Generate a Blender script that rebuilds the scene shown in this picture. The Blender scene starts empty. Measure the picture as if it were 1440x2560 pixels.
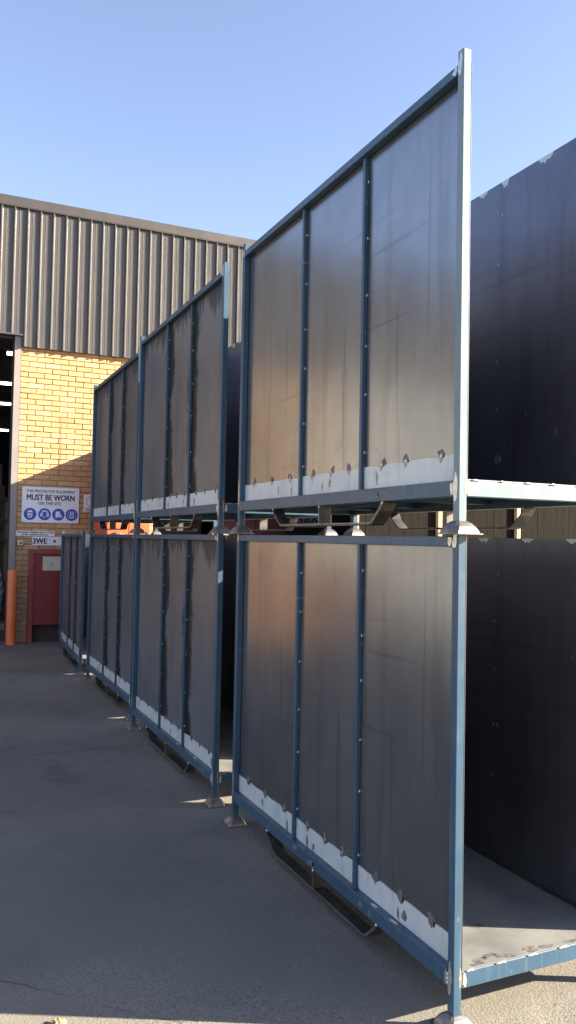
import bpy, bmesh, math, random
from mathutils import Vector, Matrix
R = math.radians
D = bpy.data
SC = bpy.context.scene
COL = SC.collection

# ------------------------------------------------------------------ mesh helper
class MB:
    """collects faces (with material slots), builds ONE mesh object"""
    def __init__(s): s.v = []; s.f = []; s.m = []; s.sm = []
    def poly(s, pts, m=0, smooth=False):
        i = len(s.v); s.v += [tuple(p) for p in pts]
        s.f.append(tuple(range(i, i + len(pts)))); s.m.append(m); s.sm.append(smooth)
    def box(s, a, b, m=0):
        x0, y0, z0 = a; x1, y1, z1 = b
        P = [(x0,y0,z0),(x1,y0,z0),(x1,y1,z0),(x0,y1,z0),(x0,y0,z1),(x1,y0,z1),(x1,y1,z1),(x0,y1,z1)]
        i = len(s.v); s.v += P
        for q in ((3,2,1,0),(4,5,6,7),(0,1,5,4),(1,2,6,5),(2,3,7,6),(3,0,4,7)):
            s.f.append(tuple(i+k for k in q)); s.m.append(m); s.sm.append(False)
    def loft(s, rings, m=0, closed=True, cap=True, smooth=False):
        n = len(rings[0]); i = len(s.v)
        for r in rings: s.v += [tuple(p) for p in r]
        for a in range(len(rings)-1):
            for k in range(n if closed else n-1):
                k2 = (k+1) % n
                s.f.append((i+a*n+k, i+a*n+k2, i+(a+1)*n+k2, i+(a+1)*n+k)); s.m.append(m); s.sm.append(smooth)
        if cap:
            s.f.append(tuple(i+k for k in range(n-1, -1, -1))); s.m.append(m); s.sm.append(False)
            e = i+(len(rings)-1)*n
            s.f.append(tuple(e+k for k in range(n))); s.m.append(m); s.sm.append(False)
    def bar(s, a, b, m=0, c=.0025):
        """box with chamfered long edges, long axis = longest side"""
        d = [b[k]-a[k] for k in range(3)]; ax = d.index(max(d))
        u, w = [(1,2),(2,0),(0,1)][ax]
        def ring(t):
            out = []
            for (fu, fw) in ((a[u]+c,a[w]),(b[u]-c,a[w]),(b[u],a[w]+c),(b[u],b[w]-c),(b[u]-c,b[w]),(a[u]+c,b[w]),(a[u],b[w]-c),(a[u],a[w]+c)):
                p = [0,0,0]; p[ax] = t; p[u] = fu; p[w] = fw; out.append(p)
            return out
        s.loft([ring(a[ax]), ring(b[ax])], m)
    def cyl(s, c0, c1, r0, r1=None, n=20, m=0, smooth=True):
        r1 = r0 if r1 is None else r1
        c0 = Vector(c0); c1 = Vector(c1); ax = (c1-c0).normalized()
        t = ax.orthogonal().normalized(); b = ax.cross(t)
        ring = lambda c, r: [c + t*(r*math.cos(2*math.pi*k/n)) + b*(r*math.sin(2*math.pi*k/n)) for k in range(n)]
        s.loft([ring(c0,r0), ring(c1,r1)], m, smooth=smooth)
    def patch(s, c, u, w, ru, rw, rng, m=0, n=15, jag=.35):
        """irregular flat mark lying on a surface"""
        c = Vector(c); u = Vector(u); w = Vector(w); pts = []; n = 22
        h = [(rng.uniform(.4,1)*jag/q**.8, q, rng.uniform(0,6.28)) for q in (2,3,4,5)]
        for k in range(n):
            a = 2*math.pi*k/n; q = 1 + sum(A*math.sin(f*a+f0) for A, f, f0 in h)*.75 + rng.uniform(-.06,.06)
            pts.append(c + u*(ru*max(.25,q)*math.cos(a)) + w*(rw*max(.25,q)*math.sin(a)))
        s.poly(pts, m)
    def blob(s, c, r, m=0):
        x, y, z = c
        P = [(x+r[0],y,z),(x-r[0],y,z),(x,y+r[1],z),(x,y-r[1],z),(x,y,z+r[2]),(x,y,z-r[2])]
        i = len(s.v); s.v += P
        for q in ((0,2,4),(2,1,4),(1,3,4),(3,0,4),(2,0,5),(1,2,5),(3,1,5),(0,3,5)):
            s.f.append(tuple(i+k for k in q)); s.m.append(m); s.sm.append(False)
    def build(s, name, mats, parent=None, label=None):
        me = D.meshes.new(name); me.from_pydata(s.v, [], s.f)
        if not isinstance(mats, (list, tuple)): mats = [mats]
        for m in mats: me.materials.append(m)
        me.polygons.foreach_set('material_index', s.m)
        me.polygons.foreach_set('use_smooth', s.sm)
        me.update()
        if any(s.sm): me.set_sharp_from_angle(angle=R(40))
        o = D.objects.new(name, me); COL.objects.link(o)
        if parent: o.parent = parent
        if label: o['label'] = label
        return o

def thing(name, label, cat, loc=(0,0,0), rz=0, group=None):
    o = D.objects.new(name, None); COL.objects.link(o)
    o.location = loc; o.rotation_euler = (0,0,rz); o.empty_display_size = .1
    return tag(o, label, cat, group)
def tag(o, label, cat, group=None):
    o['label'] = label; o['category'] = cat
    if group: o['group'] = group
    return o
def struct(o): o['kind'] = 'structure'; return o

# ------------------------------------------------------------------ materials
class NT:
    def __init__(s, name):
        s.mat = D.materials.new(name); s.mat.use_nodes = True
        s.t = s.mat.node_tree; s.n = s.t.nodes; s.n.clear()
        s.out = s.n.new('ShaderNodeOutputMaterial'); s.b = s.n.new('ShaderNodeBsdfPrincipled')
        s.t.links.new(s.b.outputs[0], s.out.inputs[0])
        s._tc = None
    def set(s, sock, val):
        if hasattr(val, 'is_linked') or isinstance(val, bpy.types.NodeSocket): s.t.links.new(val, sock)
        elif isinstance(val, (tuple, list)) and len(val) == 3 and sock.type == 'RGBA': sock.default_value = (*val, 1)
        else: sock.default_value = val
    def P(s, **k):
        for a, v in k.items(): s.set(s.b.inputs[a.replace('_', ' ')], v)
    def co(s, which='Object'):
        if not s._tc: s._tc = s.n.new('ShaderNodeTexCoord')
        return s._tc.outputs[which]
    def xyz(s):
        n = s.n.new('ShaderNodeSeparateXYZ'); s.set(n.inputs[0], s.co()); return n.outputs
    def mapped(s, scale, loc=(0,0,0), rot=(0,0,0)):
        n = s.n.new('ShaderNodeMapping'); s.set(n.inputs[0], s.co())
        n.inputs['Scale'].default_value = scale; n.inputs['Location'].default_value = loc; n.inputs['Rotation'].default_value = rot; return n.outputs[0]
    def noise(s, scale, detail=4, rough=.55, vec=None, dist=0):
        n = s.n.new('ShaderNodeTexNoise'); s.set(n.inputs['Vector'], vec or s.co())
        n.inputs['Scale'].default_value = scale; n.inputs['Detail'].default_value = detail
        n.inputs['Roughness'].default_value = rough; n.inputs['Distortion'].default_value = dist
        return n.outputs[0]
    def voro(s, scale, vec=None, feature='F1'):
        n = s.n.new('ShaderNodeTexVoronoi'); s.set(n.inputs['Vector'], vec or s.co()); n.feature = feature
        n.inputs['Scale'].default_value = scale; return n.outputs
    def ramp(s, fac, stops):
        n = s.n.new('ShaderNodeValToRGB'); s.set(n.inputs[0], fac); e = n.color_ramp.elements
        while len(e) < len(stops): e.new(.5)
        for q, (p, c) in zip(e, stops):
            q.position = p; q.color = (*c, 1) if isinstance(c, (tuple, list)) else (c, c, c, 1)
        return n.outputs[0]
    def rng(s, v, a, b, c=0., d=1., smooth=False):
        n = s.n.new('ShaderNodeMapRange'); s.set(n.inputs[0], v)
        for i, q in enumerate((a, b, c, d)): n.inputs[i+1].default_value = q
        if smooth: n.interpolation_type = 'SMOOTHSTEP'
        return n.outputs[0]
    def math(s, op, a, b=0.):
        n = s.n.new('ShaderNodeMath'); n.operation = op; s.set(n.inputs[0], a); s.set(n.inputs[1], b); return n.outputs[0]
    def mix(s, f, a, b, mode='MIX'):
        n = s.n.new('ShaderNodeMix'); n.data_type = 'RGBA'; n.blend_type = mode
        s.set(n.inputs[0], f); s.set(n.inputs[6], a); s.set(n.inputs[7], b); return n.outputs[2]
    def bump(s, h, strength=.3, dist=.01, prev=None):
        n = s.n.new('ShaderNodeBump'); n.inputs['Strength'].default_value = strength
        n.inputs['Distance'].default_value = dist; s.set(n.inputs['Height'], h)
        if prev is not None: s.set(n.inputs['Normal'], prev)
        return n.outputs[0]

M = {}
def flat(name, col, rough=.6, metal=0., var=.12, scale=6., spec=.5, bump=0.):
    k = NT(name); nz = k.noise(scale, 5)
    c = k.mix(k.rng(nz, .3, .7), tuple(x*(1-var) for x in col), tuple(min(1, x*(1+var)) for x in col))
    k.P(Base_Color=c, Roughness=k.rng(k.noise(scale*2.3), .3, .7, max(.02, rough-.08), min(1, rough+.08)), Metallic=metal)
    k.b.inputs['Specular IOR Level'].default_value = spec
    if bump: k.P(Normal=k.bump(k.noise(scale*12), bump, .004))
    M[name] = k.mat; return k.mat

def mat_paint(name, c1, c2, rough):
    k = NT(name)
    c = k.mix(k.rng(k.noise(3.5, 5), .3, .7), c1, c2)
    streak = k.noise(1, 5, .6, k.mapped((60, 60, 1.3)))
    c = k.mix(k.rng(streak, .55, .8, 0, .35), c, (.20, .25, .28))
    scuff = k.noise(24, 6, .7)
    c = k.mix(k.rng(scuff, .63, .70, 0, .55), c, (.26, .30, .33))
    c = k.mix(k.rng(k.noise(1, 5, .7, k.mapped((45, 45, 7))), .66, .72, 0, .6), c, (.15, .085, .05))
    c = k.mix(k.rng(k.noise(9, 5, .7), .66, .74, 0, .55), c, (.05, .05, .06))
    k.P(Base_Color=c, Metallic=.0, Roughness=k.rng(k.noise(14, 4), .3, .7, rough-.07, rough+.1))
    k.P(Normal=k.bump(k.noise(180, 2), .06, .001))
    M[name] = k.mat
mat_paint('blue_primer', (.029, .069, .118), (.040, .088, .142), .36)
mat_paint('glare_primer', (.125, .185, .215), (.18, .235, .26), .33)  # blue primer lightened: sun glare painted into the upper front post and rail

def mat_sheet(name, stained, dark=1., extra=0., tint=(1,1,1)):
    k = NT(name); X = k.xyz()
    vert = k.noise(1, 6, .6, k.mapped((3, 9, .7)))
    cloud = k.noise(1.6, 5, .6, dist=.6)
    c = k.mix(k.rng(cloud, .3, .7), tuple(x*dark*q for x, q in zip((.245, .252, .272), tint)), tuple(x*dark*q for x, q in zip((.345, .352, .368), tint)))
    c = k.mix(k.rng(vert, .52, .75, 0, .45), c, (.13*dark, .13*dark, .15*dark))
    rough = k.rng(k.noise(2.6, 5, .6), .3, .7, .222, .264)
    # faint handling scratches and rolling bands
    scr = k.noise(1, 2, .5, k.mapped((4, 22, .8), (3, 1, 2)))
    c = k.mix(k.rng(scr, .64, .74, 0, .4), c, (.09, .09, .11))
    dia = k.noise(1, 2, .5, k.mapped((1, .7, 26), (0, 2, 5), (R(-14), 0, 0)))
    c = k.mix(k.rng(dia, .64, .76, 0, .32), c, (.09, .09, .11))
    smg = k.noise(1, 5, .7, k.mapped((2, 17, 1.9), (0, 7, 1)))
    c = k.mix(k.rng(smg, .60, .74, 0, .38), c, (.10, .10, .13))
    hand = k.noise(7, 4, .6, dist=1.)
    c = k.mix(k.rng(hand, .62, .75, 0, .25), c, (.14, .135, .13))
    if stained:
        # rain-water runs either side of the two uprights and below the top rail
        wob = k.math('MULTIPLY', k.math('SUBTRACT', k.noise(1, 4, .6, k.mapped((1, 1.4, 2.4))), .5), .34)
        wob2 = k.math('MULTIPLY', k.math('SUBTRACT', k.noise(1, 4, .7, k.mapped((5, 22, 3))), .5), .10)
        yy = k.math('ADD', X[1], k.math('ADD', wob, wob2))
        m = None
        for y0, w in ((.685, .15), (1.29, .135)):
            d = k.math('ABSOLUTE', k.math('SUBTRACT', yy, y0))
            q = k.rng(d, w*.35, w, 1, 0, True)
            m = q if m is None else k.math('MAXIMUM', m, q)
        zz = k.math('ADD', X[2], k.math('MULTIPLY', k.noise(1, 5, .7, k.mapped((3, 13, 1.0))), .75))
        top = k.rng(zz, 1.86, 1.93, 0, .75, True)
        m = k.math('MAXIMUM', m, top)
        c = k.mix(k.math('MULTIPLY', m, .95), c, (.013, .0115, .011))
        run = k.noise(1, 5, .6, k.mapped((1, 26, .8), (0, 4, 1)))
        c = k.mix(k.rng(run, .55, .7, 0, .5), c, (.07, .066, .066))
        rough = k.math('ADD', rough, k.math('MULTIPLY', m, .20))
        k.P(Metallic=k.rng(m, 0, 1, .50, .05), IOR=k.rng(m, 0, 1, 1.5, 1.14))
    else: k.P(Metallic=.88)
    k.P(Base_Color=c, Roughness=k.math('ADD', rough, extra))
    M[name] = k.mat
mat_sheet('mill_sheet', False)
mat_sheet('mill_sheet_stained', True, .66, .07, (.92, .98, 1.08))
mat_sheet('mill_sheet_shaded', False, .56, .12, (.93, .95, 1.13))  # same sheet darkened and blued: inner shade and sky reflection put into its colour

k = NT('strip_primer'); c = k.mix(k.rng(k.noise(7, 5), .3, .7), (.50, .54, .57), (.60, .63, .65))
c = k.mix(k.rng(k.noise(40, 5, .7), .62, .72, 0, .5), c, (.25, .25, .25))
c = k.mix(k.rng(k.noise(1, 5, .7, k.mapped((20, 20, 5))), .52, .70, 0, .5), c, (.34, .36, .37))
c = k.mix(k.rng(k.noise(17, 6, .7), .60, .68, 0, .35), c, (.30, .25, .20))
k.P(Base_Color=c, Roughness=.42, Metallic=.15); M['strip_primer'] = k.mat

k = NT('ground_steel'); c = k.mix(k.rng(k.noise(60, 4), .3, .7), (.50, .48, .44), (.78, .76, .72))
k.P(Base_Color=c, Roughness=.36, Metallic=.75); M['ground_steel'] = k.mat
flat('burn_mark', (.15, .15, .155), .6, .3, .5, 60)
flat('tan_burn', (.34, .28, .22), .5, .3, .3, 60)
k = NT('strap_steel'); c = k.mix(k.rng(k.noise(14, 5), .35, .7), (.06, .056, .054), (.15, .14, .13))
c = k.mix(k.rng(k.noise(30, 5, .7), .6, .7, 0, .6), c, (.20, .10, .05))
k.P(Base_Color=c, Roughness=.48, Metallic=.6); M['strap_steel'] = k.mat
k = NT('foot_steel'); c = k.mix(k.rng(k.noise(22, 5), .35, .7), (.13, .125, .12), (.30, .27, .25))
c = k.mix(k.rng(k.noise(50, 5, .7), .58, .68, 0, .5), c, (.22, .12, .07))
k.P(Base_Color=c, Roughness=.42, Metallic=.65); M['foot_steel'] = k.mat
k = NT('floor_steel'); c = k.mix(k.rng(k.noise(5, 6, .6), .3, .7), (.205, .21, .215), (.32, .318, .305))
c = k.mix(k.rng(k.noise(45, 5, .7), .6, .72, 0, .5), c, (.18, .17, .16))
k.P(Base_Color=c, Roughness=k.rng(k.noise(9), .3, .7, .42, .6), Metallic=.35)
k.P(Normal=k.bump(k.noise(60, 3), .08, .002)); M['floor_steel'] = k.mat

# concrete yard
k = NT('yard_concrete'); X = k.xyz()
big = k.noise(.55, 5, .6); fine = k.noise(70, 4, .7)
c = k.mix(k.rng(big, .3, .7), (.158, .145, .128), (.218, .198, .166))
c = k.mix(k.rng(k.noise(1.7, 5, .65), .50, .70, 0, .55), c, (.130, .120, .108))
c = k.mix(k.rng(k.noise(4.5, 5, .7, dist=.8), .60, .72, 0, .35), c, (.26, .235, .19))
c = k.mix(k.rng(k.noise(.9, 6, .7, dist=1.2), .60, .68, 0, .5), c, (.100, .094, .090))
vd = k.voro(125); v2 = k.voro(210)
worn = k.rng(k.math('ADD', k.noise(1.0, 5, .65), k.math('MULTIPLY', X[0], .10)), .38, .58, .12, 1.)
agg = k.mix(1.0, c, k.rng(vd[0], .08, .60, .50, 1.24), 'MULTIPLY')
agg = k.mix(.8, agg, k.rng(v2[0], .10, .55, .76, 1.10), 'MULTIPLY')
c = k.mix(worn, c, agg)
pit = k.noise(48, 4, .7)
c = k.mix(k.math('MULTIPLY', k.rng(pit, .57, .64, 0, .65), worn), c, (.055, .050, .048))
c = k.mix(k.rng(k.noise(85, 3, .6), .62, .70, 0, .25), c, (.34, .31, .25))
c = k.mix(k.rng(k.noise(9, 6, .75), .68, .75, 0, .35), c, (.075, .07, .065))
c = k.mix(k.rng(k.noise(26, 3, .6), .74, .76, 0, .8), c, (.04, .037, .035))
def line(y0, sl, amp, w, nzs):
    n = k.math('MULTIPLY', k.math('SUBTRACT', k.noise(nzs, 6, .65), .5), amp)
    d = k.math('ABSOLUTE', k.math('ADD', k.math('SUBTRACT', X[1], k.math('MULTIPLY', X[0], sl)), k.math('SUBTRACT', n, y0)))
    return k.rng(d, w*.4, w, 1, 0)
j = line(3.965, -.02, .05, .012, 2)
ck = k.math('MULTIPLY', line(-.385, -.947, .14, .008, 3.0), k.math('MULTIPLY', k.rng(k.noise(5, 3), .42, .55), k.rng(X[0], -.75, -.62, 1, 0)))
c = k.mix(k.math('MULTIPLY', j, .6), c, (.05, .048, .045))
c = k.mix(k.math('MULTIPLY', ck, .6), c, (.035, .033, .03))
h = k.math('ADD', k.math('MULTIPLY', vd[0], .6), k.math('MULTIPLY', fine, .6))
n1 = k.bump(h, .45, .004)
k.P(Base_Color=c, Roughness=.86, Normal=n1); k.b.inputs['Specular IOR Level'].default_value = .3
M['yard_concrete'] = k.mat

# bricks
k = NT('cream_brick')
g = k.n.new('ShaderNodeNewGeometry'); ri = g.outputs['Random Per Island']; X = k.xyz()
c = k.ramp(ri, [(0, (.40, .215, .108)), (.06, (.435, .255, .122)), (.35, (.455, .275, .130)), (.70, (.485, .310, .152)), (.92, (.54, .37, .20)), (1, (.42, .225, .11))])
blot = k.noise(11, 5, .65)
c = k.mix(k.rng(blot, .55, .75, 0, .4), c, (.40, .228, .115))
c = k.mix(k.rng(k.noise(90, 3), .6, .75, 0, .35), c, (.27, .155, .08))
wn = k.math('MULTIPLY', k.math('SUBTRACT', k.noise(5, 4), .5), .035)
sd = k.math('ABSOLUTE', k.math('SUBTRACT', k.math('ADD', X[0], wn), .255))
st = k.math('MULTIPLY', k.rng(sd, .008, .026, 1, 0, True), k.math('MULTIPLY', k.rng(X[2], 2.45, 2.7), k.rng(X[2], 3.3, 3.5, 1, 0)))
c = k.mix(k.math('MULTIPLY', st, .75), c, (.36, .12, .045))
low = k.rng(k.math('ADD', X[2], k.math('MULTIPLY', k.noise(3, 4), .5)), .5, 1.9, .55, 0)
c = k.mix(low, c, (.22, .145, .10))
k.P(Base_Color=c, Roughness=.85, Normal=k.bump(k.noise(55, 5, .7), .5, .006)); M['cream_brick'] = k.mat
flat('mortar', (.38, .29, .19), .95, 0, .15, 20, .2, .3)

flat('cladding_grey', (.066, .061, .060), .36, 0, .06, 1.5, .5)
flat('capping_grey', (.046, .040, .040), .45, 0, .05, 1.5)
flat('jamb_grey', (.215, .19, .185), .5, 0, .08, 3)
flat('jamb_dark', (.055, .05, .06), .55, 0, .1, 4)
flat('interior_dark', (.055, .045, .045), .9, 0, .2, .8)
flat('interior_floor', (.12, .105, .085), .8, 0, .25, .8)
flat('roller_cream', (.40, .405, .39), .55, 0, .06, 1)
flat('post_tan', (.55, .39, .20), .7, 0, .1, 5)
k = NT('weathered_board'); X = k.xyz()
grain = k.noise(1, 6, .7, k.mapped((38, 38, 2.5))); speck = k.noise(70, 4, .7)
c = k.mix(k.rng(grain, .3, .7), (.007, .006, .0052), (.018, .015, .0125))
c = k.mix(k.rng(speck, .55, .7, 0, .6), c, (.028, .024, .020))
ln = k.noise(1, 4, .6, k.mapped((1.5, 1, 45)))
c = k.mix(k.rng(ln, .62, .72, 0, .5), c, (.048, .040, .034))
k.b.inputs['Specular IOR Level'].default_value = .08
k.P(Base_Color=c, Roughness=.9, Normal=k.bump(grain, .3, .01)); M['weathered_board'] = k.mat
flat('cabinet_red', (.20, .028, .034), .42, 0, .12, 3)
flat('frame_red', (.24, .045, .042), .45, 0, .15, 4)
flat('door_red', (.07, .016, .017), .5, 0, .15, 3)
k = NT('bollard_orange'); c = k.mix(k.rng(k.noise(5, 4), .3, .7), (.70, .165, .045), (.76, .21, .065))
c = k.mix(k.rng(k.noise(22, 5, .7, dist=.5), .67, .69), c, (.045, .035, .03))
c = k.mix(k.rng(k.noise(1, 5, .7, k.mapped((26, 26, 4))), .68, .71), c, (.06, .04, .03))
k.P(Base_Color=c, Roughness=.48); M['bollard_orange'] = k.mat
flat('machine_orange', (.62, .105, .035), .4, 0, .08, 3)
flat('sign_white', (.70, .72, .76), .35, 0, .03, 4)
flat('sign_edge', (.45, .48, .55), .35, .3, .05, 4)
flat('sign_black', (.018, .018, .025), .45, 0, .1, 6)
flat('sign_blue', (.012, .065, .42), .4, 0, .05, 6)
flat('sign_grey', (.42, .36, .38), .5, 0, .1, 6)
flat('notice_cream', (.52, .52, .40), .55, 0, .12, 9)
flat('button_beige', (.50, .46, .38), .45, 0, .06, 8)
flat('timber_olive', (.30, .235, .125), .75, 0, .3, 3)
flat('carton_brown', (.26, .17, .09), .8, 0, .25, 3)
flat('wrap_grey', (.30, .30, .31), .38, 0, .3, 5)
flat('pallet_wood', (.26, .18, .10), .85, 0, .25, 6)
flat('rubble_tan', (.34, .25, .14), .9, 0, .35, 45, .3, .6)
k = NT('tube_light'); k.P(Base_Color=(.9, .95, .95), Emission_Color=(.93, 1., .99), Emission_Strength=2.2); M['tube_light'] = k.mat; k.mat.cycles.emission_sampling = 'NONE'

# ------------------------------------------------------------------ yard
mb = MB(); mb.poly([(-150,-150,0),(150,-150,0),(150,150,0),(-150,150,0)])
struct(mb.build('ground', M['yard_concrete']))

# ------------------------------------------------------------------ stillages
p = .034; LA = 2.105; W = .777; H = 1.6474
ZB0, ZB1, ZR0, ZR1, ZP = .1305, .1863, 1.606, 1.642, 1.685
UPY = (.712, 1.313)
ZS = .280
GROUP = 'open fronted steel stillages stacked in a row'
def stillage(label, loc, rz=0, seed=1, upper=False, stained=True, pale=False, top_free=False):
    rng = random.Random(seed)
    root = thing('steel_stillage', label, 'stillage', loc, rz, GROUP)
    sheet = M['mill_sheet_stained'] if stained else M['mill_sheet']
    inside = M['mill_sheet_shaded']
    blue = M['blue_primer']; glare = M['glare_primer']; gs = M['ground_steel']
    # corner posts, each with its flared foot
    for (x0, y0) in ((0,0),(W-p,0),(0,LA-p),(W-p,LA-p)):
        mb = MB()
        mb.bar((x0,y0,.040),(x0+p,y0+p,ZP), 0, .003)
        e = .0006
        left = x0 == 0
        # bare ground-off welds at the rail joints
        if left and y0 == 0:
            for zc, rz_ in ((ZR0+.02,.026),(ZB0+.03,.05)):
                mb.patch((-e, .020, zc), (0,1,0), (0,0,1), .012, rz_, rng, 1)
            mb.patch((-e*1.6, .014, ZR1+.012), (0,1,0), (0,0,1), .010, .020, rng, 1)
        elif left:
            mb.patch((-e, LA-.018, ZB1+.05), (0,1,0), (0,0,1), .007, .07, rng, 1)
            mb.patch((-e, LA-.022, ZR0+.02), (0,1,0), (0,0,1), .008, .025, rng, 1)
        if y0 == 0:
            mb.patch((x0+.028 if left else x0+.006, -e, ZB1-.02), (1,0,0), (0,0,1), .005, .035, rng, 2)
        post = mb.build('corner_post', [glare if (pale and y0 == 0) else blue, gs, M['tan_burn']], root)
        cx, cy = x0+p/2, y0+p/2
        fb = MB()
        sq = lambda h, z, c: [(cx-h+c,cy-h,z),(cx+h-c,cy-h,z),(cx+h,cy-h+c,z),(cx+h,cy+h-c,z),(cx+h-c,cy+h,z),(cx-h+c,cy+h,z),(cx-h,cy+h-c,z),(cx-h,cy-h+c,z)]
        fb.loft([sq(.062,.001,.012), sq(.062,.005,.012)], 0)
        fb.loft([sq(.053,.005,.010), sq(.050,.016,.011), sq(.043,.028,.011), sq(.033,.039,.009), sq(.021,.047,.006)], 0)
        fb.build('foot', M['foot_steel'], post)
    # rails
    def rail(name, a, b, marks=None, mat=blue):
        mb = MB(); mb.bar(a, b)
        if marks: marks(mb)
        return mb.build(name, [mat, M['burn_mark'], gs], root)
    def topmarks(mb):
        mb.patch((-.0006, p+.014, (ZR0+ZR1)/2), (0,1,0), (0,0,1), .013, .014, rng, 2, 17, .4)
    rail('top_rail', (0,p,ZR0), (p,LA-p,ZR1), topmarks)
    rail('top_rail', (W-p,p,ZR0), (W,LA-p,ZR1))
    rail('top_rail', (p+.003,LA-p,ZR0), (W-p-.003,LA,ZR1))
    def botmarks(mb):
        for y in (.54, 1.06, 1.56):
            mb.patch((-.0006, y+rng.uniform(-.01,.01), ZB0+.020), (0,1,0), (0,0,1), .010, .020, rng, 1, 13, .5)
        for q in range(3):
            mb.patch((-.0006, rng.uniform(.15,1.9), ZB0+rng.uniform(.02,.04)), (0,1,0), (0,0,1), rng.uniform(.015,.05), .011, rng, 1, 15, .5)
        for zz in (ZB0+.012, ZB0+.026, ZB0+.040): mb.blob((.0005, p+.001, zz), (.003,.004,.009), 2)
        for xx in (.010, .022, .034): mb.blob((xx, p+.001, ZB1+.0005), (.008,.004,.003), 2)
        mb.patch((-.0006, p+.009, (ZB0+ZB1)/2), (0,1,0), (0,0,1), .007, .022, rng, 2, 15, .45)
        for q in range(2):
            mb.patch((.012, rng.uniform(.3,1.6), ZB1+.0006), (0,1,0), (1,0,0), .025, .007, rng, 2, 13, .4)
    rail('bottom_rail', (0,p,ZB0), (.052,LA-p,ZB1), botmarks)
    rail('bottom_rail', (W-.052,p,ZB0), (W,LA-p,ZB1))
    def frontmarks(mb):
        # weld beads where the floor sheet meets the front rail
        x = .05
        while x < W-.06:
            L = rng.uniform(.02,.045)
            mb.loft([[(x+L*t, -.001+.004*math.cos(a), ZB1+.001+.0045*math.sin(math.pi*min(1,max(0,t)))*math.sin(a)) for a in (0, .8, 1.57, 2.3, 3.14)] for t in (0,.2,.5,.8,1)], 2, closed=False, cap=False)
            x += L + rng.uniform(.07,.11)
        mb.patch((p+.012, -.0006, (ZB0+ZB1)/2), (1,0,0), (0,0,1), .008, .024, rng, 2, 15, .4)
    rail('bottom_rail', (p+.0005,0,ZB0), (W-p-.0005,p,ZB1), frontmarks, glare if pale else blue)
    rail('bottom_rail', (p+.0005,LA-p,ZB0), (W-p-.0005,LA,ZB1))
    # sheet floor on cross members
    mb = MB(); mb.box((p+.004,.004,ZB1+.001),(W-p-.004,LA-.004,ZB1+.004), 0)
    for q in range(9):
        mb.patch((rng.uniform(.10,.68), rng.choice([rng.uniform(.02,.05), rng.uniform(.1,1.9)]), ZB1+.0046), (1,0,0), (0,1,0), .028, .012, rng, 1, 13, .45)
    for x in (.12,.25,.38,.51,.64):
        mb.patch((x+rng.uniform(-.03,.03), .016, ZB1+.0050), (1,0,0), (0,1,0), .026, .010, rng, 1, 13, .4)
    # weld runs along the right sheet foot
    mb.bar((W-p-.016,.04,ZB1+.0042),(W-p-.0045,LA-.04,ZB1+.010), 2, .002)
    fl = mb.build('floor_sheet', [M['floor_steel'], M['burn_mark'], M['strap_steel']], root)
    for y in (.30, .76, 1.36, 1.80):
        m2 = MB(); m2.bar((.053,y,ZB1-.036),(W-.053,y+.036,ZB1+.0005))
        m2.build('cross_member', blue, fl)
    # side sheets
    mb = MB(); mb.box((p+.0008,.0015,ZB1+.0005),(p+.0028,LA-.0015,ZR1-.001), 0)
    e = p+.0002
    for q in range(5):
        y = rng.uniform(.15,1.95); z = rng.uniform(.5,1.5)
    mb.build('side_sheet', [sheet], root)
    mb = MB(); mb.box((W-p-.0028,.0015,ZB1+.0005),(W-p-.0008,LA-.0015,ZR1+.002), 0)
    xi = W-p-.0034
    y = .06
    while y < LA-.1:      # ground-bright weld dressings along the top edge
        ru = rng.uniform(.020,.055); dp = rng.uniform(.012,.034)
        n = 9; pts = [Vector((xi, y-ru, ZR1+.0015)), Vector((xi, y+ru, ZR1+.0015))]
        for q in range(n):
            t = 1-2*(q+.5)/n
            pts.append(Vector((xi, y+ru*t*rng.uniform(.86,1), ZR1-dp*math.sqrt(max(0,1-t*t))*rng.uniform(.55,1.2))))
        mb.poly(pts, 1); y += rng.uniform(.15,.36)
    for yc in UPY:        # spot-weld pairs showing through
        for z in (.36,.58,.80,1.03,1.26,1.50):
            for s_ in (-.012,.012):
                if rng.random() < .45: continue
                mb.patch((xi, yc+s_+rng.uniform(-.003,.003), z+rng.uniform(-.02,.02)), (0,1,0), (0,0,1), .003, .008, rng, 1, 8)
            if rng.random() < .12: mb.patch((xi+.0003, yc, z), (0,1,0), (0,0,1), .022, .022, rng, 2, 11, .4)
    for q in range(7):
        mb.patch((xi, rng.uniform(.05,1.9), rng.uniform(.22,1.3)), (0,1,.3), (0,0,1), rng.uniform(.004,.010), rng.uniform(.01,.03), rng, 2, 11, .4)
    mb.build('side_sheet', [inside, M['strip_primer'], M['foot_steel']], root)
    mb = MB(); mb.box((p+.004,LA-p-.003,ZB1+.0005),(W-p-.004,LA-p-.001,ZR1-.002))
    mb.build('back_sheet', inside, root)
    # uprights with tack welds on both long sides
    for side in (0,1):
        for yc in UPY:
            mb = MB()
            if side == 0: mb.bar((.015,yc-.010,ZB1+.0005),(p+.0005,yc+.010,ZR0-.0005), 0, .002)
            else: mb.bar((W-p-.0005,yc-.010,ZB1+.0005),(W-.015,yc+.010,ZR0-.0005), 0, .002)
            if side == 0:
                for z in (.33,.57,.80,1.03,1.25,1.47):
                    zz = z+rng.uniform(-.03,.03)
                    mb.blob((p-.003, yc-.0125, zz), (.0045,.0045,.0075), 1)
                    if rng.random() < .5: mb.blob((p-.002, yc-.0115, zz-rng.uniform(.03,.09)), (.003,.003,.012), 2)
                mb.blob((.020, yc-.012, ZB1+.004), (.006,.008,.008), 2)
            mb.build('upright', [blue, M['strip_primer'], M['strap_steel']], root)
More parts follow.
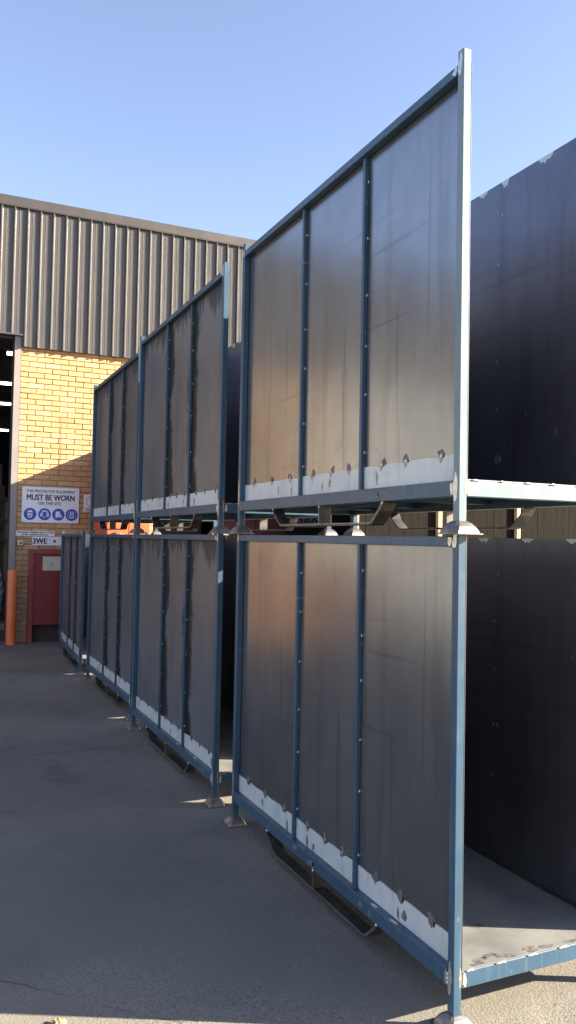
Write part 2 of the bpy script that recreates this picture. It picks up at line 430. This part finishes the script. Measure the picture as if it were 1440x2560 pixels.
    # pale kick strips with burnt scallops, one per bay
    bays = ((p+.0005, UPY[0]-.0105), (UPY[0]+.0105, UPY[1]-.0105), (UPY[1]+.0105, LA-p-.0005))
    for (y0, y1) in bays:
        mb = MB(); xs = p-.0022; n = 110
        L = y1-y0
        nots = [(y0+L*f+rng.uniform(-.03,.03)*L, rng.uniform(.018,.034), rng.uniform(.010,.024)) for f in (.2,.5,.8)]
        def ztop(y):
            z = ZS + .002*math.sin(y*31+seed)
            for (yc, w, d) in nots:
                t = abs(y-yc)/w
                if t < 1: z -= (1 if not (upper and not stained) else .3)*d*math.sqrt(1-t*t)*(1+.25*math.sin(y*700))
            return z
        ys = [y0+L*i/n for i in range(n+1)]
        for a, b in zip(ys, ys[1:]):
            za, zb = ztop(a), ztop(b)
            mb.poly([(xs,b,ZB1+.0006),(xs,a,ZB1+.0006),(xs,a,za),(xs,b,zb)], 0)
            mb.poly([(xs,a,za),(p+.0006,a,za),(p+.0006,b,zb),(xs,b,zb)], 0)
        tan = 2 if (upper and not stained) else 1
        for (yc, w, d) in nots:
            mb.patch((xs-.0006, yc+rng.uniform(-.004,.004), ZS-.006), (0,1,0), (0,0,1), .011, .016, rng, tan, 13, .5)
            mb.patch((xs-.0010, yc, ZS+.003), (0,1,0), (0,0,1), .006, .006, rng, 3 if rng.random()<.5 else 1, 9, .4)
            mb.patch((p-.0001, yc+rng.uniform(-.01,.01), ZS+.010), (0,1,0), (0,0,1), .020, .017, rng, 1, 13, .5)
        for q in range(rng.choice((1,2))):
            mb.patch((xs-.0006, rng.uniform(y0+.05,y1-.05), ZB1+rng.uniform(.020,.048)), (0,1,0), (0,0,1), rng.uniform(.008,.015), rng.uniform(.016,.026), rng, tan, 13, .45)
        mb.build('kick_strip', [M['strip_primer'], M['burn_mark'], M['tan_burn'], gs], root)
    # fork guides: bent flat bar with a centre plate, one under each long side
    for side in (0,1):
        xa, xb = (.003,.066) if side == 0 else (W-.066,W-.003)
        mb = MB(); t = .006
        pr = [(1.600,ZB0),(1.575,.100),(1.505,.050),(1.485,.044),(.605,.044),(.585,.050),(.525,.100),(.505,ZB0)]
        off = []
        for i, (y, z) in enumerate(pr):
            a = Vector(pr[max(0,i-1)]); b = Vector(pr[min(len(pr)-1,i+1)]); d = (b-a).normalized()
            off.append((y + d[1]*t*-1, z + d[0]*t))
        rings = [[(xa,y,z),(xb,y,z),(xb,oy,max(oz,0)),(xa,oy,max(oz,0))] for (y,z),(oy,oz) in zip(pr,[(y+(-(.0)),z) for y,z in off])]
        mb.loft(rings, 0)
        mb.box((xa,1.062,.0445),(xb,1.068,ZB0), 0)
        xe = xa-.0004 if side == 0 else xb+.0004       # bright sheared edge
        for (ya, za), (yb, zb) in zip(pr, pr[1:]):
            mb.poly([(xe,ya,za+.0002),(xe,yb,zb+.0002),(xe,yb+(.004 if abs(zb-za)>.02 else 0),zb+.0055),(xe,ya+(.004 if abs(zb-za)>.02 else 0),za+.0055)], 2)
        mb.poly([(xe,1.0622,.046),(xe,1.0678,.046),(xe,1.0678,ZB0-.001),(xe,1.0622,ZB0-.001)], 2)
        for y, z in ((1.600,ZB0),(1.065,ZB0),(.505,ZB0)): mb.blob((xa, y, z-.004), (.004,.007,.009), 1)
        mb.build('fork_guide', [M['strap_steel'], gs, M['foot_steel']], root)
    return root

stillage('lower stillage of the nearest stack, dull grey sheet side, foot on the sunlit yard', (0,0,0), 0, 11, False, False)
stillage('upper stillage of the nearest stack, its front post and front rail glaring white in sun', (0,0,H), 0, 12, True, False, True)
stillage('lower stillage of the middle stack, dark rain streaks beside its uprights', (0,2.423,0), 0, 21, False, True)
stillage('upper stillage of the middle stack, streaked sheets, sunlit only at its front post top', (0,2.423,H), 0, 22, True, True)
stillage('lower stillage of the farthest two-high stack, beside the lone single stillage', (.073,4.866,0), 0, 31, False, True)
stillage('upper stillage of the farthest two-high stack, its top corner against the yellow bricks', (.073,4.866,H), 0, 32, True, True)
stillage('lone stillage with nothing stacked on it, slightly turned, in front of the red cabinet', (.055,7.325,0), R(-2.3), 41, False, True)

# ------------------------------------------------------------------ warehouse
YW = 10.566
wh = thing('warehouse', 'large brick warehouse with grey ribbed upper cladding and open doorway', 'building', (0,YW,0))
def part(mb, name, mat, parent=wh): return mb.build(name, mat, parent)
rng = random.Random(5)
def bricks(mb, x0, x1, z0, z1):
    CH, CL, J = .0822, .2375, .0095
    nz = int((z1-z0)/CH)
    for r in range(nz):
        off = (r % 2)*CL/2 + rng.uniform(-.006,.006)
        x = x0 - (CL-off if off > .02 else 0)
        while x < x1-.02:
            a, b = max(x, x0), min(x+CL-J+rng.uniform(-.003,.003), x1)
            if b-a > .03:
                zb = z0+r*CH; zt = zb+CH-J-rng.uniform(-.001,.002)
                y = -rng.uniform(.013,.020); c = .004+rng.uniform(0,.003)
                t = [rng.uniform(-.0025,.0025) for q in range(4)]
                mb.loft([[(a,0,zb),(b,0,zb),(b,0,zt),(a,0,zt)],
                         [(a,y+c,zb+t[0]),(b,y+c,zb+t[1]),(b,y+c,zt),(a,y+c,zt)],
                         [(a+c,y,zb+c+t[0]),(b-c,y,zb+c+t[1]),(b-c,y+t[2]*.5,zt-c),(a+c,y+t[3]*.5,zt-c)]], 0, cap=True)
            x += CL
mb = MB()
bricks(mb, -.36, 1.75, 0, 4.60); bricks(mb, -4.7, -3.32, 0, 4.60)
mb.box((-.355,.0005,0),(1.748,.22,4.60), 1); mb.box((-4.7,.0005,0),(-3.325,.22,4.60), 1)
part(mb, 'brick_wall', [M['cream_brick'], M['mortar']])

# ribbed cladding
def cladding(name, x0, x1, z0, z1):
    mb = MB(); P = .19; x = x0; prof = []
    while x < x1:
        prof += [(x,-.080),(x+.020,-.080),(x+.022,-.116),(x+.036,-.116),(x+.056,-.080),(x+.098,-.080),(x+.100,-.083),(x+.106,-.083),(x+.108,-.080),
                 (x+.140,-.080),(x+.142,-.083),(x+.148,-.083),(x+.150,-.080)]
        x += P
    prof.append((x,-.080))
    for (xa, ya), (xb, yb) in zip(prof, prof[1:]):
        mb.poly([(xa,ya,z0),(xb,yb,z0),(xb,yb,z1),(xa,ya,z1)])
        mb.poly([(xa,ya,z0),(xa,.0,z0),(xb,.0,z0),(xb,yb,z0)])
    x = x0
    while x < x1:
        for zz in (z0+.12, (z0+z1)/2, z1-.25): mb.blob((x+.029,-.117,zz), (.006,.004,.006))
        x += P
    mb.poly([(prof[0][0],0,z0),(prof[0][0],-.08,z0),(prof[0][0],-.08,z1),(prof[0][0],0,z1)])
    return part(mb, name, M['cladding_grey'])
XC = -.355
cladding('wall_cladding', XC, 14., 4.475, 6.66)
cladding('wall_cladding', XC-.19*78, XC-.01, 4.655, 6.66)
mb = MB(); mb.box((-15.2,-.125,6.60),(14.2,.10,6.74)); mb.box((-15.2,-.121,6.585),(14.2,-.119,6.60)); part(mb, 'roof_capping', M['capping_grey'])
mb = MB(); mb.box((-15.2,-.118,4.632),(-.352,.0,4.654)); mb.box((-15.0,.02,4.60),(14.,.2,6.60)); part(mb, 'door_header', M['jamb_dark'])
for xa in (-.457, -3.41):   # I-section door columns: pale front flange, dark web behind
    mb = MB(); mb.box((xa,-.055,0),(xa+.092,-.043,4.63), 0); mb.box((xa+.04,-.0425,0),(xa+.052,.17,4.63), 1); mb.box((xa-.012,.1705,0),(xa+.092,.182,4.63), 1)
    mb.box((xa+.0925,-.043,0),(xa+.096,.17,4.63), 1)
    part(mb, 'door_column', [M['jamb_grey'], M['jamb_dark']])
mb = MB()
z = 0
while z < 4.60:              # cream roller door slats, out of frame to the left
    mb.loft([[(-10.5,.02,z),(-10.5,-.01,z+.02),(-10.5,-.01,z+.06),(-10.5,.02,z+.08)],[(-4.75,.02,z),(-4.75,-.01,z+.02),(-4.75,-.01,z+.06),(-4.75,.02,z+.08)]], 0, closed=False, cap=False)
    z += .08
part(mb, 'roller_door', M['roller_cream'])
mb = MB(); mb.box((-15.,.0,0),(-10.55,.2,4.6)); part(mb, 'side_wall', M['roller_cream'])
# weathered board bays between tan posts to the right
mb = MB(); x = 5.40
while x < 14.:
    w = .155+rng.uniform(-.01,.02); y = -rng.uniform(0,.006)
    mb.box((x,y,0),(x+w-.004,.03,4.60)); x += w
part(mb, 'weathered_boarding', M['weathered_board'])
for x in (5.44, 7.25, 9.13, 11.0, 12.9):
    mb = MB(); mb.bar((x,-.095,0),(x+.09,-.0065,4.47), 0, .004); part(mb, 'wall_post', M['post_tan'])
mb = MB(); mb.box((4.0,2.93,0),(5.42,3.0,2.3)); mb.box((4.06,2.905,.05),(4.70,2.9295,2.22)); mb.box((4.74,2.905,.05),(5.36,2.9295,2.22)); part(mb, 'inner_door', M['door_red'])
mb = MB(); mb.box((5.50,5.36,0),(9.2,5.5,6.4)); part(mb, 'partition_wall', M['interior_dark'])
mb = MB(); mb.box((1.70,4.0,0),(3.9,4.1,2.6)); part(mb, 'partition_wall', M['interior_dark'])
mb = MB(); mb.box((1.75,-.02,3.55),(5.40,.2,4.60)); part(mb, 'door_header', M['jamb_dark'])
# shell
mb = MB(); mb.box((-15.,.25,6.50),(14.,30.,6.58)); part(mb, 'roof', M['interior_dark'])
mb = MB(); mb.box((-15.,29.8,0),(14.,30.,6.50)); part(mb, 'back_wall', M['interior_dark'])
mb = MB(); mb.box((-15.,.25,0),(-14.8,29.8,6.50)); mb.box((13.8,.25,0),(14.,29.8,6.50)); part(mb, 'side_wall', M['interior_dark'])
for y in (3., 7., 11., 16., 22.):
    mb = MB(); mb.box((-14.7,y,5.95),(13.7,y+.12,6.45)); part(mb, 'roof_beam', M['interior_dark'])
mb = MB()
mb.poly([(-14.8,YW+.2,.004),(13.8,YW+.2,.004),(13.8,YW+29.8,.004),(-14.8,YW+29.8,.004)])
struct(mb.build('warehouse_floor', M['interior_floor']))

mb = MB(); mb.box((1.52,.23,0),(1.66,9.,6.4)); part(mb, 'partition_wall', M['interior_dark'])  # unseen wall added to block sun entering through the second doorway

# tube lights hung across the shed
for i, (dst, h, x0) in enumerate(((18.2,5.55,-.12),(21.9,5.55,-.5),(25.0,5.5,-.4),(30.6,5.4,-.5),(34.0,5.35,-.7))):
    y = -2.245+dst
    lab = ['tube light nearest the open doorway, highest in the gap beside the column', 'second tube light below the highest one in the doorway',
           'thin middle tube light in the dark doorway', 'fourth tube light down in the dark doorway', 'lowest and dimmest tube light deep inside the doorway'][i]
    t = thing('tube_light', lab, 'light', (x0,y,h), 0, 'tube lights inside the shed')
    mb = MB(); mb.bar((0,-.05,.0),(1.6,.05,.05)); mb.build('light_housing', M['jamb_grey'], t)
    mb = MB(); mb.bar((.02,-.045,-.06),(1.58,.045,-.001)); mb.build('diffuser', M['tube_light'], t)

# storage rack with boards seen through the doorway
t = thing('storage_rack', 'tall rack of upright timber boards inside the dark doorway', 'rack', (-.25,14.6,0))
mb = MB()
x = 0
while x < 1.9:
    w = rng.uniform(.07,.16); mb.box((x,.1+rng.uniform(0,.05),.3),(x+w-.012,.2,2.45+rng.uniform(-.1,.25))); x += w
mb.build('timber_boards', M['timber_olive'], t)
for z in (.25,1.45,1.86,2.28):
    mb = MB(); mb.bar((-.05,.0,z),(1.95,.05,z+.07)); mb.build('rack_beam', M['jamb_dark'], t)
for x in (-.05,.62,1.9):
    mb = MB(); mb.bar((x,-.02,0),(x+.06,.06,3.0)); mb.build('rack_post', M['jamb_dark'], t)
# wrapped pallet
t = thing('wrapped_pallet', 'grey plastic wrapped load on a pallet just inside the doorway', 'pallet', (-1.28,12.2,0))
mb = MB()
for x in (0,.42,.86): mb.box((x,0,.005),(x+.1,1.,.10))
for k_ in range(6): mb.box((-.02,.01+k_*.17,.1005),(.98,.01+k_*.17+.12,.12))
mb.build('pallet', M['pallet_wood'], t)
bm = bmesh.new(); bmesh.ops.create_icosphere(bm, subdivisions=4, radius=.5)
for v in bm.verts:
    c_ = v.co; q = max(abs(c_.x),abs(c_.y),abs(c_.z)); c_ *= .5/q*(.55+.45*q/.5)
    s = math.sin(c_.x*19+c_.z*7)*math.sin(c_.y*15+c_.z*11)*.035
    c_ *= 1+s; c_.x = c_.x*1.0+.48; c_.y = c_.y+.5; c_.z = c_.z*1.0*(1-.25*abs(c_.x-.3))+.62
me = D.meshes.new('wrapped_load'); bm.to_mesh(me); bm.free(); me.materials.append(M['wrap_grey'])
o = D.objects.new('wrapped_load', me); COL.objects.link(o); o.parent = t

# ------------------------------------------------------------------ things at the wall
def text_mesh(body, name, mat, parent, cx, cz, w, h, y, bold=.0):
    cu = D.curves.new(name, 'FONT'); cu.body = body; cu.align_x = 'LEFT'; cu.resolution_u = 3
    to = D.objects.new(name, cu); COL.objects.link(to)
    dg = bpy.context.evaluated_depsgraph_get(); dg.update()
    me = D.meshes.new_from_object(to.evaluated_get(dg)); D.objects.remove(to); D.curves.remove(cu)
    # embolden: offset copies of every letter, each a hair in front of the last
    vs_ = [tuple(v.co) for v in me.vertices]; fs_ = [tuple(q.vertices) for q in me.polygons]; D.meshes.remove(me)
    V = []; Fc = []; q = 0
    for dx in (-bold, 0, bold):
        for dy in (-bold*.5, bold*.5):
            b_ = len(V); V += [(x+dx, y_+dy, q*.0002) for x, y_, z_ in vs_]; Fc += [tuple(b_+i for i in f) for f in fs_]; q += 1
    me = D.meshes.new(name); me.from_pydata(V, [], Fc)
    xs = [v.co.x for v in me.vertices]; ys = [v.co.y for v in me.vertices]
    x0, x1, y0, y1 = min(xs), max(xs), min(ys), max(ys)
    for v in me.vertices:
        v.co = (cx+(v.co.x-(x0+x1)/2)/(x1-x0)*w, y-v.co.z, cz+(v.co.y-(y0+y1)/2)/(y1-y0)*h)
    me.name = name; me.materials.clear(); me.materials.append(mat)
    o = D.objects.new(name, me); COL.objects.link(o); o.parent = parent
    return o
def rrect(x0, z0, x1, z1, r, y, n=5):
    pts = []
    for (cx, cz, a0) in ((x1-r,z0+r,-90),(x1-r,z1-r,0),(x0+r,z1-r,90),(x0+r,z0+r,180)):
        for k_ in range(n+1):
            a = R(a0+90*k_/n); pts.append((cx+r*math.cos(a), y, cz+r*math.sin(a)))
    return pts
def plate(name, w, h, r, mat, parent, edge=None, rim=.006):
    mb = MB()
    if edge:
        mb.loft([rrect(0,0,w,h,r,0), rrect(0,0,w,h,r,-.004)], 1)
        mb.poly(rrect(rim,rim,w-rim,h-rim,max(r-rim,.002),-.0048), 0)
        return mb.build(name, [mat, edge], parent)
    mb.loft([rrect(0,0,w,h,r,0), rrect(0,0,w,h,r,-.004)], 0)
    return mb.build(name, [mat], parent)

def arc(cx, cz, rx, rz_, a0, a1, n=14): return [(cx+rx*math.cos(R(a0+(a1-a0)*i/n)), cz+rz_*math.sin(R(a0+(a1-a0)*i/n))) for i in range(n+1)]
def shape(mb, pts, cx, cz, s, y, m=0): mb.poly([(cx+x*s, y, cz+z*s) for x, z in pts], m)
def ppe_sign(label, x, z, y=YW-.026):
    t = thing('safety_sign', label, 'sign', (x, y, z), 0, 'white and blue safety equipment signs')
    w, h = .855, .55
    plate('sign_panel', w, h, .03, M['sign_white'], t, M['sign_edge'])
    bk = M['sign_black']
    text_mesh('THIS PROTECTIVE EQUIPMENT', 'lettering', bk, t, w*.5, h-.070, .735, .052, -.006, .02)
    text_mesh('MUST BE WORN', 'lettering', bk, t, w*.5, h-.160, .715, .090, -.006, .035)
    text_mesh('ON THIS SITE', 'lettering', bk, t, w*.48, h-.250, .335, .050, -.006, .02)
    for i, f in enumerate((.125,.340,.545,.745)):
        cx, cz, r = f, .133, .093
        mb = MB(); mb.poly([(cx+r*math.cos(2*math.pi*q/36), -.0062, cz+r*math.sin(2*math.pi*q/36)) for q in range(36)])
        d = mb.build('pictogram_disc', M['sign_blue'], t)
        mb = MB(); y1, y2 = -.0074, -.0086
        if i == 0:    # head with goggles
            shape(mb, arc(0,.25,.42,.36,0,180)+[(-.42,-.05),(-.30,-.45),(-.15,-.62),(.15,-.62),(.30,-.45),(.42,-.05)], cx, cz, r, y1)
            shape(mb, [(-.38,.30),(.38,.30),(.40,.16),(-.40,.16)], cx, cz, r, y2, 1)
            for sx in (-1,1): shape(mb, [(sx*.22+a, -.0+b) for a, b in arc(0,.02,.17,.12,0,360,14)[:-1]], cx, cz, r, y2, 1)
            for sx in (-1,1): shape(mb, [(sx*.22+a, -.0+b) for a, b in arc(0,.02,.11,.07,0,360,12)[:-1]], cx, cz, r, y2-.001)
            shape(mb, [(-.24,-.22),(.24,-.22),(.12,-.46),(-.12,-.46)], cx, cz, r, y2, 1)
        elif i == 1:  # head with ear muffs
            shape(mb, arc(0,.12,.58,.56,0,180)+arc(0,.12,.46,.45,180,0), cx, cz, r, y1)
            for sx in (-1,1): shape(mb, [(sx*.54+a, -.12+b) for a, b in arc(0,0,.15,.27,0,360,14)[:-1]], cx, cz, r, y1)
            out = arc(0,.20,.36,.34,0,180)+[(-.36,-.1),(-.26,-.45),(0,-.62),(.26,-.45),(.36,-.1)]
            inn = [(a*.84, (b+.06)*.84-.06) for a, b in out]
            for q in range(len(out)):
                q2 = (q+1) % len(out); shape(mb, [out[q],out[q2],inn[q2],inn[q]], cx, cz, r, y1)
        elif i == 2:  # boot
            shape(mb, [(-.42,.50),(.02,.56),(.06,.05),(.40,-.18),(.62,-.28),(.66,-.44),(.18,-.46),(.05,-.38),(-.10,-.50),(-.48,-.50),(-.46,-.05)], cx, cz, r, y1)
            shape(mb, [(.10,.55),(.26,.50),(.22,.18),(.52,-.08),(.40,-.16),(.10,.06)], cx, cz, r, y1)
            shape(mb, [(-.46,-.30),(.60,-.32),(.60,-.35),(-.46,-.33)], cx, cz, r, y2, 1)
        else:         # vest
            for sx in (-1,1):
                shape(mb, [(sx*.12,.55),(sx*.24,.55),(sx*.36,-.30),(sx*.26,-.30)], cx, cz, r, y1)
                shape(mb, [(sx*.02,.55),(sx*.12,.30),(sx*.05,.22)], cx, cz, r, y1)
                shape(mb, [(-sx*.17,.20),(-sx*.11,.20),(sx*.19,-.26),(sx*.12,-.26)], cx, cz, r, y1 if sx > 0 else y1-.0004)
            shape(mb, [(-.36,-.38),(.36,-.38),(.36,-.46),(-.36,-.46)], cx, cz, r, y1)
            shape(mb, [(-.32,-.54),(.32,-.54),(.32,-.61),(-.32,-.61)], cx, cz, r, y1)
            for q in range(18):
                a = R(20*q)
                if abs(math.sin(a)) < .93:
                    ca, sa = math.cos(a), math.sin(a); tx, tz = -sa*.018, ca*.018
                    shape(mb, [(ca*.60+tx,sa*.60+tz),(ca*.60-tx,sa*.60-tz),(ca*.80-tx,sa*.80-tz),(ca*.80+tx,sa*.80+tz)], cx, cz, r, y1)
        mb.build('pictogram', [M['sign_white'], M['sign_blue']], d)
    mb = MB()
    for (px_, pz) in ((.03,.03),(w-.03,.03),(.03,h-.03),(w-.03,h-.03)): mb.cyl((px_,-.004,pz),(px_,-.008,pz),.007,n=10)
    mb.build('screw', M['sign_edge'], t)
    return t
ppe_sign('large white sign reading this protective equipment must be worn, above the red cabinet', -.29, 1.806)
ppe_sign('dim shaded sign with blue discs glimpsed in the slot between the stacked levels', 6.78, 1.93, YW+5.35)

t = thing('notice_sign', 'small white sign with a ring symbol, half hidden behind the far stack', 'sign', (.632, YW-.026, 1.995))
plate('sign_panel', .26, .275, .018, M['sign_white'], t, M['sign_edge'], .004)
mb = MB(); o_ = arc(.13,.165,.09,.09,0,360,32)[:-1]; i_ = arc(.13,.165,.075,.075,0,360,32)[:-1]
for q in range(32):
    q2 = (q+1) % 32; mb.poly([(o_[q][0],-.006,o_[q][1]),(o_[q2][0],-.006,o_[q2][1]),(i_[q2][0],-.006,i_[q2][1]),(i_[q][0],-.006,i_[q][1])])
mb.poly([(.08,-.0065,.205),(.09,-.0065,.215),(.185,-.0065,.12),(.175,-.0065,.11)])
mb.build('ring_symbol', M['sign_grey'], t)
text_mesh('AUTHORISED', 'lettering', M['sign_black'], t, .13, .054, .20, .020, -.006, .02)
text_mesh('PERSONNEL', 'lettering', M['sign_black'], t, .13, .026, .18, .020, -.006, .02)

t = thing('instruction_sign', 'narrow white sign reading please press button for assistance', 'sign', (-.362, YW-.026, 1.603))
plate('sign_panel', .572, .078, .003, M['sign_white'], t)
text_mesh('PLEASE PRESS BUTTON', 'lettering', M['sign_black'], t, .29, .056, .53, .024, -.006, .035)
text_mesh('FOR ASSISTANCE', 'lettering', M['sign_black'], t, .275, .022, .385, .024, -.006, .035)

t = thing('hazard_sign', 'white hazard code sign reading 3WE with a dark diamond', 'sign', (-.125, YW-.026, 1.462))
plate('sign_panel', .46, .132, .003, M['sign_white'], t)
text_mesh('3WE', 'lettering', M['sign_black'], t, .118, .066, .215, .088, -.006, .035)
mb = MB()
for (cx, cz, s, m) in ((.335,.066,.026,0),(.268,.088,.010,0),(.40,.088,.010,0)):
    mb.poly([(cx-s,-.006,cz),(cx,-.006,cz-s),(cx+s,-.006,cz),(cx,-.006,cz+s)], m)
for cx in (.258,.41): mb.box((cx,-.0062,.05),(cx+.014,-.0055,.054), 1)
mb.build('diamond_mark', [M['sign_black'], M['sign_grey']], t)

t = thing('push_button', 'small beige push button box on the brick wall beside the door column', 'button', (-.336, YW-.026, 1.455))
mb = MB(); mb.loft([rrect(0,0,.082,.080,.012,.008), rrect(0,0,.082,.080,.012,-.028), rrect(.006,.006,.076,.074,.010,-.034)], 0)
mb.build('button_box', M['button_beige'], t)
mb = MB(); mb.cyl((.046,-.034,.040),(.046,-.042,.040),.015,n=16); mb.build('button', M['sign_black'], t)

# red cabinet
t = thing('hose_cabinet', 'dark red steel cabinet standing against the brick wall under the signs', 'cabinet', (-.17, YW-.02, 0))
wc, hc, dc = 1.0, 1.395, .17
mb = MB(); mb.bar((0,-dc,0),(.065,-.001,hc-.062), 0, .004); mb.bar((wc-.065,-dc,0),(wc,-.001,hc-.062), 0, .004); mb.bar((0,-dc-.004,hc-.0615),(wc,-.001,hc), 0, .004)
mb.build('cabinet_frame', M['frame_red'], t)
mb = MB(); mb.bar((.0655,-dc+.02,.268),(wc-.0655,-dc+.045,hc-.0625), 0, .003); d = mb.build('cabinet_door', M['cabinet_red'], t)
mb = MB(); mb.box((.195,-dc+.0165,1.085),(.50,-dc+.0195,1.295)); mb.box((.30,-dc+.0155,1.15),(.36,-dc+.0163,1.22), 1); mb.build('paper_notice', [M['notice_cream'], M['sign_grey']], d)
mb = MB(); mb.box((.80,-dc+.0,.80),(.83,-dc+.0195,.92)); mb.build('handle', M['jamb_dark'], d)
for zz in (.42, .80, 1.18):
    mb = MB(); mb.cyl((.068,-dc-.002,zz),(.068,-dc-.002,zz+.07),.009,n=10); mb.build('hinge', M['frame_red'], d)
mb = MB(); mb.box((.0655,-.012,0),(wc-.0655,-.002,.30)); mb.build('void_shade', M['interior_dark'], t)  # dark sheet painting the shade of the open void below the door

# bollard
mb = MB(); n = 28
ring = lambda r, z: [(r*math.cos(2*math.pi*q/n), r*math.sin(2*math.pi*q/n), z) for q in range(n)]
mb.loft([ring(.070,0), ring(.070,1.085), ring(.066,1.096), ring(.056,1.100)], 0, smooth=True)
o = mb.build('bollard', M['bollard_orange']); o.location = (-.415, 10.30, 0)
tag(o, 'orange painted steel pipe bollard with chipped paint in front of the door column', 'bollard')

# tall orange cabinet behind the far stack: it shades the lower brick wall
t = thing('storage_cabinet', 'tall orange steel cabinet glimpsed in the slot behind the far stack', 'cabinet', (.765, 9.41, 0))
mb = MB(); mb.bar((0,.02,.08),(.65,1.12,2.955), 0, .012); mb.build('cabinet_body', M['machine_orange'], t)
for x in (.012,.328):
    mb = MB(); mb.bar((x,0,.12),(x+.308,.0195,2.92), 0, .006); mb.build('cabinet_door', M['machine_orange'], t)
mb = MB(); mb.box((.20,-.012,1.615),(.215,-.0005,1.66)); mb.box((.235,-.012,1.615),(.25,-.0005,1.66)); mb.box((.17,-.010,1.600),(.28,-.0005,1.6145)); mb.build('latch', M['sign_white'], t)
mb = MB(); mb.box((.03,.05,0),(.62,1.03,.0795)); mb.build('cabinet_base', M['jamb_dark'], t)

flat('skip_orange', (.36, .14, .07), .6, 0, .12, 3)
# orange bin outside the frame to the left (seen only as a warm reflection in the near sheets)
t = thing('skip_bin', 'orange steel waste skip by the cream roller door, seen only reflected', 'skip', (-5.0, 8.9, 0))
mb = MB(); mb.loft([[(.12,.1,.02),(1.18,.1,.02),(1.18,.9,.02),(.12,.9,.02)],[(0,0,1.15),(1.3,0,1.15),(1.3,1.,1.15),(0,1.,1.15)],[(.05,.05,1.15),(1.25,.05,1.15),(1.25,.95,1.15),(.05,.95,1.15)],[(.16,.14,.06),(1.14,.14,.06),(1.14,.86,.06),(.16,.86,.06)]], 0)
mb.build('skip_body', M['skip_orange'], t)
mb = MB(); mb.bar((-.04,-.04,1.1505),(1.34,-.0,1.20)); mb.bar((-.04,1.,1.1505),(1.34,1.04,1.20)); mb.bar((-.04,.0005,1.1505),(0,.9995,1.20)); mb.bar((1.30,.0005,1.1505),(1.34,.9995,1.20))
mb.build('skip_rim', M['skip_orange'], t)

# crumbly lump at the bottom left
bm = bmesh.new(); bmesh.ops.create_icosphere(bm, subdivisions=4, radius=1)
rr = random.Random(3); ph = [rr.uniform(0,6) for q in range(9)]
for v in bm.verts:
    c_ = v.co.copy()
    s = 1+.22*math.sin(4*c_.x+ph[0])*math.sin(5*c_.y+ph[1])+.14*math.sin(11*c_.x+ph[2])*math.sin(9*c_.z+ph[3])+.10*math.sin(21*c_.y+ph[4])*math.sin(19*c_.x+ph[5])*math.cos(17*c_.z)
    v.co = Vector((c_.x*.026*s, c_.y*.022*s, max(-.002, c_.z*.016*s+.006)))
me = D.meshes.new('rubble_lump'); bm.to_mesh(me); bm.free(); me.materials.append(M['rubble_tan'])
o = D.objects.new('rubble_lump', me); COL.objects.link(o); o.location = (-1.195, .53, 0)
tag(o, 'small crumbly tan lump of rubble lying on the sunlit strip of yard', 'rubble')

# ------------------------------------------------------------------ light, sky, camera
AZ = math.atan2(.896, -.443); EL = R(23.1)      # azimuth clockwise from +Y
to_sun = Vector((math.sin(AZ)*math.cos(EL), math.cos(AZ)*math.cos(EL), math.sin(EL)))
L = D.lights.new('sun', 'SUN'); L.energy = 5.0; L.angle = R(.53); L.color = (1, .885, .68)
lo = D.objects.new('sun', L); COL.objects.link(lo); lo.rotation_euler = to_sun.to_track_quat('Z', 'Y').to_euler(); lo.location = (6,-3,8)
w = D.worlds.new('World'); SC.world = w; w.use_nodes = True; nt = w.node_tree
sky = nt.nodes.new('ShaderNodeTexSky'); sky.sky_type = 'NISHITA'; sky.sun_disc = False
sky.sun_elevation = EL; sky.sun_rotation = AZ; sky.altitude = 60; sky.air_density = 1.0; sky.dust_density = .6; sky.ozone_density = 1.6
bg = nt.nodes['Background']; bg.inputs[1].default_value = .068
tint = nt.nodes.new('ShaderNodeMix'); tint.data_type = 'RGBA'; tint.blend_type = 'MULTIPLY'; tint.inputs[0].default_value = 1
tint.inputs[7].default_value = (1.19, 1.035, 1.035, 1)      # the camera's slightly magenta white balance
nt.links.new(sky.outputs[0], tint.inputs[6]); nt.links.new(tint.outputs[2], bg.inputs[0])

yaw, pit, rol = R(24.407), R(1.9611), R(1.0595)
F = Vector((math.sin(yaw)*math.cos(pit), math.cos(yaw)*math.cos(pit), math.sin(pit)))
Rt = Vector((math.cos(yaw), -math.sin(yaw), 0)); U = Rt.cross(F)
R2 = Rt*math.cos(rol)+U*math.sin(rol); U2 = -Rt*math.sin(rol)+U*math.cos(rol)
cam = D.cameras.new('camera'); co = D.objects.new('camera', cam); COL.objects.link(co)
mw = Matrix((R2, U2, -F)).transposed().to_4x4(); mw.translation = (-1.6537, -2.2453, 1.62)
co.matrix_world = mw
cam.sensor_fit = 'VERTICAL'; cam.sensor_height = 36; cam.lens = 36*2013.68/2560; cam.clip_start = .05; cam.clip_end = 1000
SC.camera = co
vs = SC.view_settings; vs.view_transform = 'Standard'; vs.look = 'None'; vs.gamma = 1; vs.exposure = 2.3; vs.use_curve_mapping = False
SC.cycles.max_bounces = 8; SC.cycles.use_adaptive_sampling = False; SC.cycles.sample_clamp_indirect = 2.0; SC.cycles.caustics_reflective = False
SC.cycles.use_light_tree = False
SC.cycles.use_denoising = True; SC.cycles.denoiser = 'OPENIMAGEDENOISE'; SC.cycles.denoising_input_passes = 'RGB_ALBEDO_NORMAL'; SC.cycles.denoising_prefilter = 'ACCURATE'
